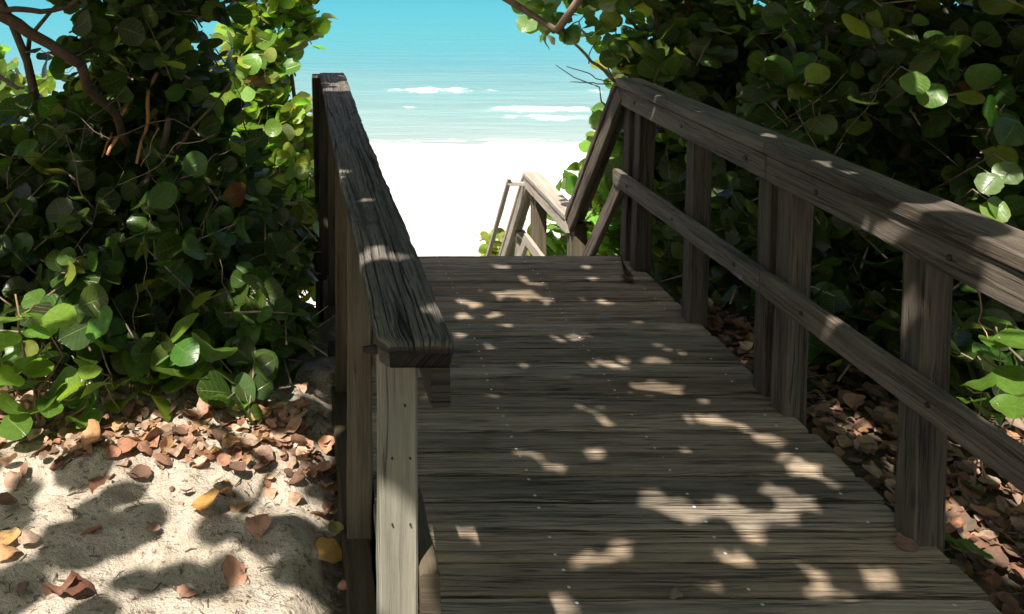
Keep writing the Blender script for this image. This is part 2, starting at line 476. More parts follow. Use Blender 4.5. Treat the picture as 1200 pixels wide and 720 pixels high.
M_BEACH = m.done(m.bsdf(col, .9, .15, m.bump(m.math('ADD', f1, m.math('MULTIPLY', f2, 2)), .6, .05)))
grid('beach', span((-400, -30, 10), (-30, 40, .8), (40, 400, 10)), span((12, 30, .4), (30, 60, 5)),
     lambda x, y: ground_z(x, y)+(.03*noise.noise(Vector((x*.7, y*.7, 0))) if 12.5 < y < 27 else 0), M_BEACH)

WZ = -3.80
def wave_line(x, k):
    if k == 0: return 38.6+.5*noise.noise(Vector((x*.12, 3, 0)))+.15*noise.noise(Vector((x*.7, 5, 0)))
    if k == 1: return 33.4+.6*noise.noise(Vector((x*.15, 13, 0)))+.2*noise.noise(Vector((x*.6, 15, 0)))
    return 31.6+.8*noise.noise(Vector((x*.1, 23, 0)))+.3*noise.noise(Vector((x*.5, 25, 0)))
def crest(x, k):
    if k == 0:
        a = max(0, 1-abs(x-4.5)/3.2)*1.4; b = noise.noise(Vector((x*1.3+3, 1, 0)))+.5*noise.noise(Vector((x*4, 1, 3)))
        return max(0, min(1, a*.9+b*1.2-.25)) if x > -2 else max(0, b*1.6-.3)
    if k == 1:
        a = max(0, 1-abs(x-8.4)/3.4)*1.6; b = noise.noise(Vector((x*1.1+9, 2, 0)))+.5*noise.noise(Vector((x*3.5, 1, 6)))
        return max(0, min(1, a*.95+b*1.1-.2)) if 0 < x < 13 else max(0, b*1.6-.3)
    a = max(0, 1-abs(x-8.0)/4)*1.1; b = noise.noise(Vector((x*.8+19, 4, 0)))+.4*noise.noise(Vector((x*3, 1, 9)))
    return max(0, min(1, a+b*1.2-.45))
def foam(x, y):
    f = 0
    for k, wd in ((0, .42), (1, .34), (2, .45)):
        d = wave_line(x, k)-y                      # positive shorewards
        if -.25 < d < wd*2: f = max(f, crest(x, k)*(1-max(0, d)/(wd*2))**.7)
    e = y-(27.3+.35*noise.noise(Vector((x*.25, 31, 0)))+.12*noise.noise(Vector((x, 33, 0))))
    if 0 < e < .5: f = max(f, .55*(1-e/.5))
    return f
def seaz(x, y):
    z = WZ
    if y < 60:
        for k, hh in ((0, .17), (1, .12), (2, .04)):
            d = wave_line(x, k)-y
            z += hh*(.35+.65*crest(x, k))*math.exp(-(d/(.45 if d > 0 else 1.3))**2)
        z += .05*noise.noise(Vector((x*.35, y*1.1, 0)))*min(1, max(0, (y-28)/4))
    return z
m = NT('sea_water')
pos = m.n('ShaderNodeNewGeometry').outputs['Position']
sx = m.n('ShaderNodeSeparateXYZ'); m.l(pos, sx.inputs[0])
lg = m.math('LOGARITHM', m.math('MAXIMUM', sx.outputs[1], 1.0), 10.0)
n1 = m.noise(m.vmul(pos, (.12, .55, 1)), 1, 5, .6); n2 = m.noise(m.vmul(pos, (.02, .12, 1)), 1, 4, .6)
t = m.math('ADD', m.math('MULTIPLY', m.math('SUBTRACT', lg, 1.43), 1.0), m.math('MULTIPLY', m.math('SUBTRACT', n2, .5), .16))
t = m.math('ADD', t, m.math('MULTIPLY', m.math('SUBTRACT', n1, .5), .07))
col = m.ramp(t, [(.0, (.235, .30, .28)), (.08, (.18, .275, .262)), (.16, (.137, .255, .252)), (.26, (.085, .228, .25)), (.36, (.060, .235, .262)), (.58, (.038, .225, .265)), (.8, (.027, .205, .258))])
fa = m.n('ShaderNodeAttribute', attribute_name='foam').outputs['Fac']
fn = m.noise(m.vmul(pos, (1.2, 2.6, 1)), 1.6, 6, .7)
fm = m.ramp(m.math('ADD', fa, m.math('MULTIPLY', m.math('SUBTRACT', fn, .5), 2.3)), [(.30, 0.0), (.80, 1.0)])
fm = m.math('MULTIPLY', fm, m.ramp(fa, [(.02, 0.0), (.12, 1.0)]))
col = m.mix(fm, col, (.80, .82, .80))
r1 = m.noise(m.vmul(pos, (.5, 2.0, 1)), 1.0, 6, .65); r2 = m.noise(m.vmul(pos, (.08, .5, 1)), 1, 4, .6)
nm = m.bump(m.math('ADD', r1, m.math('MULTIPLY', r2, 3)), .4, .22)
M_SEA = m.done(m.bsdf(col, m.math('ADD', m.math('MULTIPLY', fm, .5), .35), .12, nm))
grid('water', span((-3000, -200, 400), (-200, -30, 17), (-30, 40, .3), (40, 200, 16), (200, 3000, 400)),
     span((26.2, 46, .14), (46, 120, 2), (120, 600, 40), (600, 4000, 400)), seaz, M_SEA, foam)

# ------------------------------------------------------------------ left railing line
def XC(Y): return .1425-.0372*(Y-1.43)

# ------------------------------------------------------------------ deck
deck = thing('boardwalk', (.9, 2.0, 0), 'weathered brown plank boardwalk running between two railings towards the beach', 'boardwalk')
b = MB(); sc_ = MB()
y = -2.0; k = 0
pitch = .133
ys = []
while y < 4.86-.05:
    ys.append(y); y += pitch
shift = 4.87-(ys[-1]+pitch-.006)
for y in ys:
    y += shift
    yc = y+(pitch-.006)/2
    xl = XC(max(yc, 1.2))+.034+random.uniform(-.006, .006); xr = 1.70+random.uniform(-.012, .012)
    dz = random.uniform(-.0035, .0015); rz = random.uniform(-.0025, .0025)
    kk = random.uniform(.66, 1.2); ww = random.uniform(-.05, .05)
    b.plank((xl, yc+rz, -.019+dz), (xr, yc-rz, -.019+dz+random.uniform(-.003, .003)), (0, pitch-.0075-random.uniform(0, .003), 0), (0, 0, .038), .03, .0022, .006, (kk*(1+ww), kk, kk*(1-ww)))
    for xs in (.62, 1.10, 1.60):
        for dy in (-.038, .036):
            if random.random() < (.9 if xs < 1.5 else .35):
                px = xs+.012*noise.noise(Vector((xs, yc*1.3, 0)))*3+random.uniform(-.004, .004); py = yc+dy+random.uniform(-.006, .006)
                r = .0052; zz = dz+.0012
                vv = [(px+r*math.cos(a*math.pi/3), py+r*math.sin(a*math.pi/3), zz) for a in range(6)]+[(px, py, zz+.0012)]
                b.add(vv, [(a, (a+1) % 6, 6) for a in range(6)], [[(0, 0)]*3]*6, (1, 1, 1), 1)
b.build('planking', [M_DECK, M_SCREW], deck)
b = MB(); b.plank((1.672, -2, -.135), (1.672, 4.80, -.135), (.038, 0, 0), (0, 0, .185)); b.build('side_beam', M_DECK, deck)
b = MB(); b.plank((XC(1.2)-.02, 1.2, -.20), (XC(4.85)-.02, 4.85, -.20), (.085, 0, 0), (0, 0, .145), .05, .004, tint=(.4, .37, .33)); b.build('side_beam', M_POSTB, deck)
for xs in (.62, 1.10):
    b = MB(); b.plank((xs, -2, -.135), (xs, 4.80, -.135), (.038, 0, 0), (0, 0, .185), .2); b.build('joist', M_DECK, deck)
b = MB(); b.plank((XC(4.8), 4.82, -.139), (1.65, 4.82, -.139), (0, .036, 0), (0, 0, .195)); b.build('end_beam', M_DECK, deck)

# ------------------------------------------------------------------ left railing
lr = thing('railing', (.08, 3.3, -.2), 'near left timber railing with a deeply cracked dark grey top board and square posts', 'railing')
def cracked_cap():
    """top board with real grooves along the grain and eroded edges"""
    Y0, Y1 = 1.43, 5.25; ny = 640; nx = 64
    ts = np.linspace(0, 1, ny+1)**1.35
    V = []; UV = []; TI = []
    th = .042
    for i in range(ny+1):
        Y = Y0+(Y1-Y0)*ts[i]; hw = .063+.012*ts[i]
        wl = .0035*noise.noise(Vector((Y*4, 1, 0)))+.002*noise.noise(Vector((Y*17, 2, 0)))
        wr = .0055*noise.noise(Vector((Y*3.3, 5, 0)))+.003*noise.noise(Vector((Y*14, 6, 0)))
        d = Y-Y0; cut = .018*max(0, 1-d/.03)**1.6; cutr = .006*max(0, 1-d/.015)
        bow = .012*math.sin(Y*1.35+.5)*min(1, d)
        for j in range(nx+1):
            s = -1+2*j/nx
            x = XC(Y)+(s*hw)+(wl-wr)*0+(wr if s > 0 else wl)*abs(s)**3+bow*.5
            x += (cut*max(0, -s)-cutr*max(0, s))
            # grooves
            q = s*hw+.010*noise.noise(Vector((Y*1.7, s*1.2, 9)))+.0035*noise.noise(Vector((Y*7, s*3, 4)))+.0012*noise.noise(Vector((Y*25, s*8, 4)))
            a = noise.noise(Vector((q*70, Y*.7, 1.7))); c = noise.noise(Vector((q*190, Y*1.3, 7.7)))
            g = max(0, 1-abs(a)/.085)*max(0, min(1, .75+noise.noise(Vector((Y*1.6, q*30, 20)))*1.6))*.0052
            g += max(0, 1-abs(c)/.12)*.0016
            cross = max(0, 1-abs(noise.noise(Vector((Y*9, q*14, 40))))/.05)*max(0, noise.noise(Vector((Y*1.1, q*18, 60))))*.004
            edge = max(0, abs(s)-.93)/.07
            z = 1.0-g-cross-.004*edge**2+.0012*noise.noise(Vector((Y*30, s*20, 3)))-.006*max(0, 1-d/.012)**2+.004*noise.noise(Vector((Y*1.2, 0, 77)))
            V.append((x, Y, z)); UV.append((Y, s*hw))
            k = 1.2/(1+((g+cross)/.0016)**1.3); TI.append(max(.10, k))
    n0 = len(V); F = []
    W = nx+1
    for i in range(ny):
        for j in range(nx): F.append((i*W+j, i*W+j+1, (i+1)*W+j+1, (i+1)*W+j))
    # skirt: side walls and underside, two rings down
    ring = [(0, j) for j in range(nx+1)]+[(i, nx) for i in range(1, ny+1)]+[(ny, j) for j in range(nx-1, -1, -1)]+[(i, 0) for i in range(ny-1, 0, -1)]
    idx = [i*W+j for i, j in ring]; R = len(idx)
    cxy = [(XC(V[q][1]), V[q][1]) for q in idx]
    for lev, (dz, inn) in enumerate(((-th*.45, .0), (-th, .004))):
        for q, (i, j) in zip(idx, ring):
            x, Y, z = V[q]; cx = XC(Y)
            k = .0018*noise.noise(Vector((x*60, Y*25, lev*9)))
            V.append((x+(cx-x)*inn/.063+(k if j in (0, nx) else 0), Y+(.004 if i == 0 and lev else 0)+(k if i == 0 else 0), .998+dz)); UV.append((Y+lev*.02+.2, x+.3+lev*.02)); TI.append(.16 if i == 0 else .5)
    for lev in range(2):
        up_ = idx if lev == 0 else [n0+p for p in range(R)]
        dn = [n0+lev*R+p for p in range(R)]
        for p in range(R):
            q = (p+1) % R; F.append((up_[p], dn[p], dn[q], up_[q]))
    dn = n0+R
    L = [dn+ring.index((i, 0)) for i in range(0, ny+1, 1)]; Rr = [dn+ring.index((i, nx)) for i in (range(0, ny+1, 1))]
    return V, F, UV, L, Rr, ny, TI
V, F, UV, Lx, Rx, ny, TI = cracked_cap()
for i in range(ny): F.append((Lx[i], Lx[i+1], Rx[i+1], Rx[i]))
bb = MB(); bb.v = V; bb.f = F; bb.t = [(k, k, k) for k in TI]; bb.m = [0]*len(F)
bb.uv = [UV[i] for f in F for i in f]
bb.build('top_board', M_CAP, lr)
def lpl(name, r0, r1, Ya, Yb, za, zb, mat, wob=.003, tint=None):
    c0, c1 = XC(Ya)+(r0+r1)/2, XC(Yb)+(r0+r1)/2
    b = MB(); b.plank((c0, Ya, (za+zb)/2), (c1, Yb, (za+zb)/2), (r1-r0, 0, 0), (0, 0, zb-za), .04, wob, .005, tint); return b.build(name, mat, lr)
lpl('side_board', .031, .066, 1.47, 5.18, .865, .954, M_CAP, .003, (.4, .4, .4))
lpl('lower_rail', .031, .068, 1.60, 5.12, .40, .495, M_POSTB, .006, (.6, .58, .55))
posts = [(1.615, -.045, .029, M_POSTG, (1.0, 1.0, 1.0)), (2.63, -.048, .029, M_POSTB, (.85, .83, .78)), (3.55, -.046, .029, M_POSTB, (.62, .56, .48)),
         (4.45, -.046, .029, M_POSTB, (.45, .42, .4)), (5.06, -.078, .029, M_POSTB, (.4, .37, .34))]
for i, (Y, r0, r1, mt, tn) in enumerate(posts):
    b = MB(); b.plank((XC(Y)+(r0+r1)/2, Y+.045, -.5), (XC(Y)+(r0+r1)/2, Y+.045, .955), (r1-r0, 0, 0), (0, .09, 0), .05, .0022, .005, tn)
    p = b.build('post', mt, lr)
    if i == 0:
        tag(p, 'pale greenish grey front post')
        for (dx, z) in ((-.012, .70), (.022, .70), (-.012, .575), (.022, .575), (.012, .80)):
            nb = MB(); x0 = XC(Y)+dx-.008; yy = Y-.0012
            nb.tube([(x0, yy+.003, z), (x0, yy-.0035, z)], [.0022, .0020], 6); nb.build('nail', M_NAIL, p)
b = MB(); b.plank((XC(1.6)-.075, 1.66, .885), (XC(1.6)-.03, 1.66, .885), (0, .02, 0), (0, 0, .016), .02, .002); b.build('bolt', M_NAIL, lr)

# ------------------------------------------------------------------ right railing
rr = thing('railing', (1.7, 2.6, -.2), 'long weathered grey-brown railing with two rails along the right edge of the boardwalk', 'railing')
J = 3.22
for Ya, Yb in ((.25, J-.002), (J+.002, 4.90)):
    b = MB(); b.plank((1.703, Ya, .988-.02*(4.87-Ya)), (1.703, Yb, .988-.02*(4.87-Yb)), (.146, 0, 0), (0, 0, .044), .05, .003, .005); b.build('top_board', M_RAIL, rr)
    b = MB(); b.plank((1.657, Ya, .914-.02*(4.87-Ya)), (1.657, Yb, .914-.02*(4.87-Yb)), (.036, 0, 0), (0, 0, .100), .05, .003, .005); sb = b.build('side_board', M_RAIL, rr)
    b = MB(); b.plank((1.634, Ya, .447), (1.634, Yb, .447), (.038, 0, 0), (0, 0, .093), .05, .003, .005); lb = b.build('lower_rail', M_RAIL, rr)
    for Y in np.arange(Ya+.15, Yb, .62):
        nb = MB(); nb.tube([(1.644, Y, .915-.02*(4.87-Y)), (1.6335, Y, .915-.02*(4.87-Y))], [.011, .009], 7); nb.build('bolt_hole', M_NAIL, sb)
        nb = MB(); nb.tube([(1.620, Y+.05, .447), (1.6105, Y+.05, .447)], [.009, .008], 7); nb.build('bolt_hole', M_NAIL, lb)
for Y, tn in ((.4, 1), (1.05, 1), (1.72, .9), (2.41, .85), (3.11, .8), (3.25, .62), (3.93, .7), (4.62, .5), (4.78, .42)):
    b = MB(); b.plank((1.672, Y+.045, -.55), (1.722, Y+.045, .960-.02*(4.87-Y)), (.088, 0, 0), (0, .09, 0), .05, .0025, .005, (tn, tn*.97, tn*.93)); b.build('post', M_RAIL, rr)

# ------------------------------------------------------------------ stairs to the beach
st = thing('staircase', (.8, 4.9, -.2), 'wooden stairs dropping from the far end of the boardwalk to the white beach', 'stairs')
LZ = -1.08
for i in range(5):
    b = MB(); z = -.18*(i+1); Y = 4.95+.18*(i+1)
    b.plank((-.02, Y-.03, z-.02), (1.62, Y-.03, z-.02), (0, .24, 0), (0, 0, .038), .1); b.build('tread', M_PALE, st)
b = MB()
for Y in np.arange(6.02, 7.2, .145): b.plank((-.02, Y, LZ-.02), (1.64, Y, LZ-.02), (0, .139, 0), (0, 0, .038), .1)
b.build('landing', M_PALE, st)
for i in range(11):
    b = MB(); z = LZ-.18*(i+1); Y = 7.25+.18*(i+1)
    b.plank((-.02, Y-.03, z-.02), (1.62, Y-.03, z-.02), (0, .24, 0), (0, 0, .038), .1); b.build('tread', M_PALE, st)
for X in (.0, 1.59):
    b = MB(); b.plank((X, 4.88, -.26), (X, 6.0, LZ-.2), (.04, 0, 0), (0, .15, .15)); b.build('stringer', M_PALE, st)
    b = MB(); b.plank((X, 7.2, LZ-.26), (X, 9.2, LZ-2.2), (.04, 0, 0), (0, .15, .15)); b.build('stringer', M_PALE, st)
    b = MB(); b.plank((X, 6.0, LZ-.14), (X, 7.2, LZ-.14), (.04, 0, 0), (0, 0, .15)); b.build('stringer', M_PALE, st)

def stair_rail(name, label, x0, sgn, tone, dy=0.0):
    """rail of the flights; x0 = inner face of the cap, sgn=+1: posts to the right of it"""
    t = thing(name, (x0+sgn*.08, 6.0, -1.2), label, 'railing')
    cx = x0+sgn*.07; bx = x0+sgn*.028; s2 = math.sqrt(.5)
    u45 = np.array([0, s2, s2])
    def run(nm, a, c, mt, w, th, x):
        b = MB(); a = np.array(a); c = np.array(c); d = c-a; d = d/np.linalg.norm(d); up = np.array([0, -d[2], d[1]])
        b.plank((x, a[1]+dy, a[2]), (x, c[1]+dy, c[2]), (w, 0, 0), tuple(up*th), .06, .0025, .005, tone); return b.build(nm, mt, t)
    # first flight: cap centre line and face board below it
    off = lambda Y, Z, k: (0, Y-k*s2, Z-k*s2)
    run('top_board', off(4.90, .99, .018), off(5.94, -.075, .018), M_RAIL, .14, .036, cx)
    run('side_board', off(4.90, .99, .083), off(5.94, -.075, .083), M_RAIL, .036, .09, bx)
    run('lower_rail', off(4.86, .47, .046), off(5.96, -.63, .046), M_RAIL, .036, .092, bx)
    run('top_board', (0, 5.94, -.088), (0, 7.22, -.088), M_PALE, .14, .036, cx)
    run('side_board', (0, 5.94, -.155), (0, 7.22, -.155), M_PALE, .036, .095, bx)
    run('lower_rail', (0, 5.96, -.635), (0, 7.22, -.635), M_PALE, .036, .092, bx)
    run('top_board', off(7.22, -.075, .018), off(9.0, -1.855, .018), M_PALE, .14, .036, cx)
    run('side_board', off(7.22, -.075, .083), off(9.0, -1.855, .083), M_PALE, .036, .09, bx)
    run('lower_rail', off(7.22, -.60, .046), off(9.0, -2.38, .046), M_PALE, .036, .092, bx)
    for Y, zt, zb, mt, tn in ((5.88, -.11, -2.0, M_POSTB, .6), (5.99, -.11, -2.0, M_POSTB, .75), (6.98, -.11, -2.4, M_POSTB, .7), (7.10, -.11, -2.4, M_POSTB, .8), (7.70, -.72, -2.7, M_PALE, .7), (8.9, -1.9, -3.3, M_PALE, .8)):
        b = MB(); b.plank((x0+sgn*.09, Y+dy, zb), (x0+sgn*.09, Y+dy, zt), (.088, 0, 0), (0, .088, 0), .08, .002, .005, (tn, tn*.97, tn*.92)); b.build('post', mt, t)
    return t
stair_rail('stair_railing', 'zigzag stair railing continuing down from the far right corner of the boardwalk', 1.62, 1, (1, .97, .93))
stair_rail('stair_railing', 'mostly hidden stair railing behind the far end of the near left railing', .02, -1, (.95, .93, .9), .37)
gr = thing('handrail', (1.5, 7.2, -1.2), 'thin pale wooden handrail beside the lower stair flight', 'handrail')
b = MB(); b.plank((1.5, 7.17, -.115), (1.5, 8.95, -1.895), (.036, 0, 0), (0, .025, .025), .05, .002, .004); b.build('rail', M_PALE, gr)
for Y, z in ((7.2, -.15), (8.2, -1.15), (8.9, -1.85)):
    b = MB(); b.plank((1.49, Y, z-.02), (1.66, Y, z-.02), (0, .036, 0), (0, 0, .03), .03, .001, .003); b.build('bracket', M_PALE, gr)

# ------------------------------------------------------------------ shrubs and trees
def corridor(c):
    """True where a leaf may be: clear of the walkway and of the lens"""
    x, y, z = c[:, 0], c[:, 1], c[:, 2]
    walk = (x > XCv(y)-.14) & (x < 1.90) & (y < 6.2) & (z < 1.66)
    near = (y < 2.9) & (z < 1.72) & (y > -1.0)
    return ~walk & ~near
def XCv(y): return .1425-.0372*(np.minimum(y, 5.2)-1.43)

def limbs(b, base, tops, r, seed, tint=(1, 1, 1), fork=.45, forkl=1.0):
    base = np.array(base, float)
    for i, tp in enumerate(tops):
        tp = np.array(tp, float); rr_ = r*random.uniform(.6, 1)
        pts, rad = limb(base+rng.normal(0, r*.7, 3)*[1, 1, 0], tp, rr_, rr_*.35, .07, 8, seed+i*3.1)
        b.tube(pts, rad, 8, tint)
        for f in (fork, .7, .85):
            q = pts[int(f*8)]; e = q+rvec(1)[0]*random.uniform(.3, .7)*forkl+np.array([0, 0, .15])*forkl
            p2, r2 = limb(q, e, rr_*.4, rr_*.14, .12, 5, seed+i+f*10); b.tube(p2, r2, 6, tint)

def shrub(name, label, cat, root, tops, r, boxes, n, group=None, keep=corridor, seed=1.0, trunk_name='trunk', extra=None, hollows=(), forkl=1.0, btint=(.6, .56, .52), **kw):
    t = thing(name, root, label, cat, group)
    b = MB(); limbs(b, root, tops, r, seed, btint, forkl=forkl)
    lv = Leaves()
    C = fill(boxes, n)
    if keep is not None: C = C[keep(C)]
    for (h, hr) in hollows: C = C[np.linalg.norm((C-np.array(h))/np.array(hr), axis=1) > 1]
    gz = np.array([ground_z(p[0], p[1]) for p in C]); C = C[C[:, 2] > gz+.05]
    sprays(lv, b, C, keep=keep, **kw)
    if extra: extra(lv, b)
    b.build(trunk_name, M_BARK, t, True)
    lv.build('crown', M_LEAF, t)
    return t

# --- canopy that shades the walkway: leaves lie between the sun and the ground they shade
def gp(x, y, z=0.0):                        # photo pixel -> point on the level z
    Y = (H-z)*1000/(y+33); return (x-388)/1000*Y, Y
SPOTS = [(770,455,38,7),(825,493,34,7),(900,513,30,8),(927,540,24,6),(940,552,14,5),(915,577,32,10),(972,566,12,4),(800,602,34,11),(848,590,30,9),
         (915,608,33,9),(880,630,14,8),(855,657,18,4),(1030,678,24,5),(688,655,22,9),(730,640,15,7),(582,620,28,8),(520,618,16,7),(520,638,14,6),
         (655,712,28,8),(838,691,12,7),(620,532,12,5),(700,533,14,5),(650,549,11,4),(545,518,9,4),(590,345,13,4),(552,355,16,4),(545,372,14,3),
         (538,392,9,4),(660,397,10,3),(585,312,9,3),(722,427,11,4),(503,467,9,6),(870,500,12,4),(800,525,14,3),(960,597,10,4)]
EL = []
for i in range(44):
    y = random.choice([random.uniform(305, 500), random.uniform(305, 710)]); c_ = 600+(y-300)*.6; x = random.gauss(c_, 60+(y-300)*.35)
    q = (y+33)/600
    if abs((x-388)*1.62/(y+33)-.46) < .16: continue
    SPOTS.append((x, y, random.uniform(7, 16)*q, random.uniform(2.0, 4.0)*q))
for (x, y, rx, ry) in SPOTS:
    X, Y = gp(x, y)
    if x > 760 and 480 < y < 625: rx *= .72; ry *= .72
    EL.append((X, Y, rx/1000*Y, ry*Y/(y+33)))
EL = np.array(EL)
def lit(Xg, Yg, pad):
    """is this ground point meant to catch the sun through a gap in the leaves"""
    g = (((Xg-EL[:, 0])/(EL[:, 2]*.80+pad))**2+((Yg-EL[:, 1])/(EL[:, 3]*.95+pad))**2 < 1).any()
    if g: return True
    if -1.75 < Xg < -.02 and 2.0 < Yg < 3.50+.22*(Xg < -.7):
        if Yg < 3.05 and noise.noise(Vector((Xg*5, Yg*14, 4)))+.5*noise.noise(Vector((Xg*13, Yg*30, 8))) > .50: return False
        for (cx, cy, rx, ry) in ((-.82, 2.55, .05, .13), (-.52, 2.74, .27, .012), (-.22, 2.57, .09, .025), (-.47, 2.38, .2, .03), (-.115, 2.42, .07, .05), (-.03, 2.6, .03, .5), (-1.05, 2.76, .08, .02), (-1.0, 2.3, .1, .05), (-1.1, 3.2, .10, .06), (-.75, 3.3, .10, .05), (-.1, 3.25, .1, .12), (-.33, 2.98, .10, .012), (-.12, 2.86, .06, .02)):
            if ((Xg-cx)/rx)**2+((Yg-cy)/ry)**2 < 1: return False
        return True
    for (cx, cy, rx, ry) in ((2.08, 2.45, .26, .28), (2.62, 3.25, .22, .16), (2.35, 3.0, .22, .12), (.31, 1.93, .09, .13), (1.86, 3.05, .10, .05), (1.9, 2.86, .06, .05), (2.03, 2.93, .07, .06), (-.32, 3.72, .12, .08), (2.84, 3.79, .16, .14)):
        if ((Xg-cx)/(rx+pad*.4))**2+((Yg-cy)/(ry+pad*.4))**2 < 1: return True
    return False

def canopy(lv, b):
    P = []; S = []
    def lay(x0, x1, y0, y1, sp, zlo, zhi, leak, sr=(.12, .19)):
        for Xg in np.arange(x0, x1, sp):
            for Yg in np.arange(y0, y1, sp):
                xg = Xg+random.uniform(-.5, .5)*sp; yg = Yg+random.uniform(-.5, .5)*sp
                s = random.uniform(*sr)
                if lit(xg, yg, s*.46): continue
                if random.random() < leak: continue
                z = random.uniform(zlo, zhi); t = z/SUN[2]
                P.append((xg+SUN[0]*t, yg+SUN[1]*t, z)); S.append(s)
    lay(-.1, 1.95, 1.3, 5.0, .043, 2.3, 3.4, 0, (.062, .088))
    lay(-.1, 1.95, 1.3, 5.0, .050, 2.6, 3.9, 0, (.07, .10))
    lay(-1.8, -.02, 1.9, 3.6, .06, 2.4, 3.8, .0, (.08, .12))
    lay(-4.6, -.1, .5, 5.6, .10, 2.0, 3.3, .24)
    lay(1.95, 5.2, .8, 6.4, .10, 2.0, 3.2, .20)
    lay(-4.6, 5.2, -1.5, 1.3, .14, 2.2, 3.3, .2)
    P = np.array(P); S = np.array(S)
    n = len(P)
    N = SUN[None]*.9+rvec(n)*.45+np.array([0, 0, .3]); A = rvec(n)
    N /= np.linalg.norm(N, axis=1, keepdims=True); A = A-N*np.sum(A*N, 1, keepdims=True); A /= np.linalg.norm(A, axis=1, keepdims=True)
    lv.add(P-A*S[:, None]*.5, A, N, S, greens(n), .2)
    # limbs of the overhang, above the frame
    for i in range(16):
        a = (random.uniform(-3.2, -.6), random.uniform(2.2, 4.6), random.uniform(1.9, 2.2)); e = (a[0]+random.uniform(.5, 3.2), a[1]-random.uniform(.4, 3), random.uniform(2.3, 3.1))
        pts, rad = limb(a, e, .022, .008, .15, 8, i*2.2); 
        pts = [p for p in pts]; b.tube(pts, rad, 6)

def pix(x, y, Y): return ((x-388)/1000*Y, Y, H-(y+33)/1000*Y)
def vines(b, n, x0, x1, y0, y1, z0, z1, seed):
    for i in range(n):
        a = np.array([random.uniform(x0, x1), random.uniform(y0, y1), random.uniform(z0, z1)])
        e = a+np.array([random.gauss(0, .25), random.gauss(0, .12), random.gauss(.15, .3)])
        if not corridor(np.array([a, e])).all(): continue
        pts, rad = limb(a, e, random.uniform(.0018, .004), .0012, .10, 9, seed+i*1.7)
        t = random.uniform(.35, 1.2); b.tube(pts, rad, 5, (t, t*.95, t*.88))
def left_extra(lv, b):
    canopy(lv, b)
    for (p, q, r, tn) in ((pix(184, 85, 4.3), pix(160, 192, 4.25), .011, (2.3, 1.5, .9)), (pix(150, 120, 4.3), pix(126, 182, 4.25), .012, (2.4, 1.6, 1.0)), (pix(142, 122, 4.35), pix(120, 185, 4.3), .009, (2.2, 1.5, 1.0)), (pix(186, 150, 4.2), pix(165, 195, 4.2), .004, (1.6, 1.3, 1.0)),  # stems in the hollow: their sunlit look is put into the orange tint
                          (pix(-10, 12, 3.7), pix(95, 76, 3.8), .028, (.42, .36, .33)), (pix(-8, 14, 3.7), pix(85, 9, 3.75), .014, (.4, .35, .32)), (pix(95, 76, 3.8), pix(150, 170, 4.2), .024, (.4, .35, .32)), (pix(80, 9, 3.75), pix(140, -40, 3.8), .012, (.4, .35, .32))):
        pts, rad = limb(p, q, r, r*.75, .05, 8, r*999); b.tube(pts, rad, 8, tn)
    vines(b, 30, -1.6, -.2, 3.4, 4.1, -.05, 1.1, 70.)

def right_extra(lv, b):
    vines(b, 26, 2.0, 3.4, 3.4, 4.2, 0, 1.2, 90.)
    for (x, y, s, c) in ((1158, 217, .085, (.17, .25, .10)), (1172, 245, .08, (.13, .24, .04)), (1165, 250, .09, (.15, .25, .04)), (1180, 205, .085, (.09, .16, .03)), (1072, 100, .08, (.12, .22, .035)), (1090, 112, .10, (.10, .2, .03))):
        p = np.array(pix(x, y, 3.3)); A = np.array([random.uniform(-1, 1), -.1, -.6]); A /= np.linalg.norm(A)
        lv.add(p-A*s*.5, A, np.array([-.3, -.6, .7]), s, np.array(c), .25)
        b.tube([p-A*s*.5, p-A*s*.5+np.array([.02, .12, .02]), p+np.array([.05, .35, -.1])], [.002, .003, .004], 5)

G1 = 'sea grape trees around the walkway'
shrub('sea_grape_tree', 'big dark sea grape tree filling the left side behind the sunlit sand', 'tree', (-1.35, 4.9, -.2),
      [(-1.8, 4.2, 1.9), (-1.0, 4.5, 1.9), (-1.2, 5.1, 2.2), (-2.4, 4.8, 1.9), (-.9, 4.9, 1.4), (-.8, 4.2, .9)], .05,
      [((-1.15, 4.55, .30), (.85, .75, .75)), ((-.88, 4.6, .30), (.34, .8, .75)), ((-2.0, 4.6, .2), (.9, .75, .62)), ((-.98, 4.6, 1.15), (.42, .6, .55)), ((-1.0, 4.5, 1.35), (.32, .5, .4)), ((-.9, 4.6, 1.8), (.75, .8, .5)),
       ((-2.7, 4.7, 2.35), (.8, .7, .45)), ((-1.6, 4.2, 1.74), (.5, .4, .2)), ((-.36, 4.1, .05), (.30, .7, .45)), ((-1.7, 4.2, .1), (1.1, .6, .45)), ((-.9, 3.75, .22), (.95, .36, .42)), ((-.38, 3.7, .08), (.30, .42, .36)), ((-.26, 3.55, -.02), (.17, .35, .18)), ((-1.6, 3.65, .15), (.7, .36, .42)), ((-.9, 3.6, .0), (.95, .22, .22))],
      1350, seed=2.0, hollows=[((-1.05, 3.75, .72), (.30, .75, .34)), ((-.42, 3.7, .42), (.17, .45, .2)), ((-1.45, 3.5, .45), (.22, .4, .18)), ((-.75, 3.6, .28), (.2, .3, .13))], extra=left_extra, base=(.046, .084, .016), yellow=.04, size=(.062, .13), face=(.1, -.30, 0), var=.45)

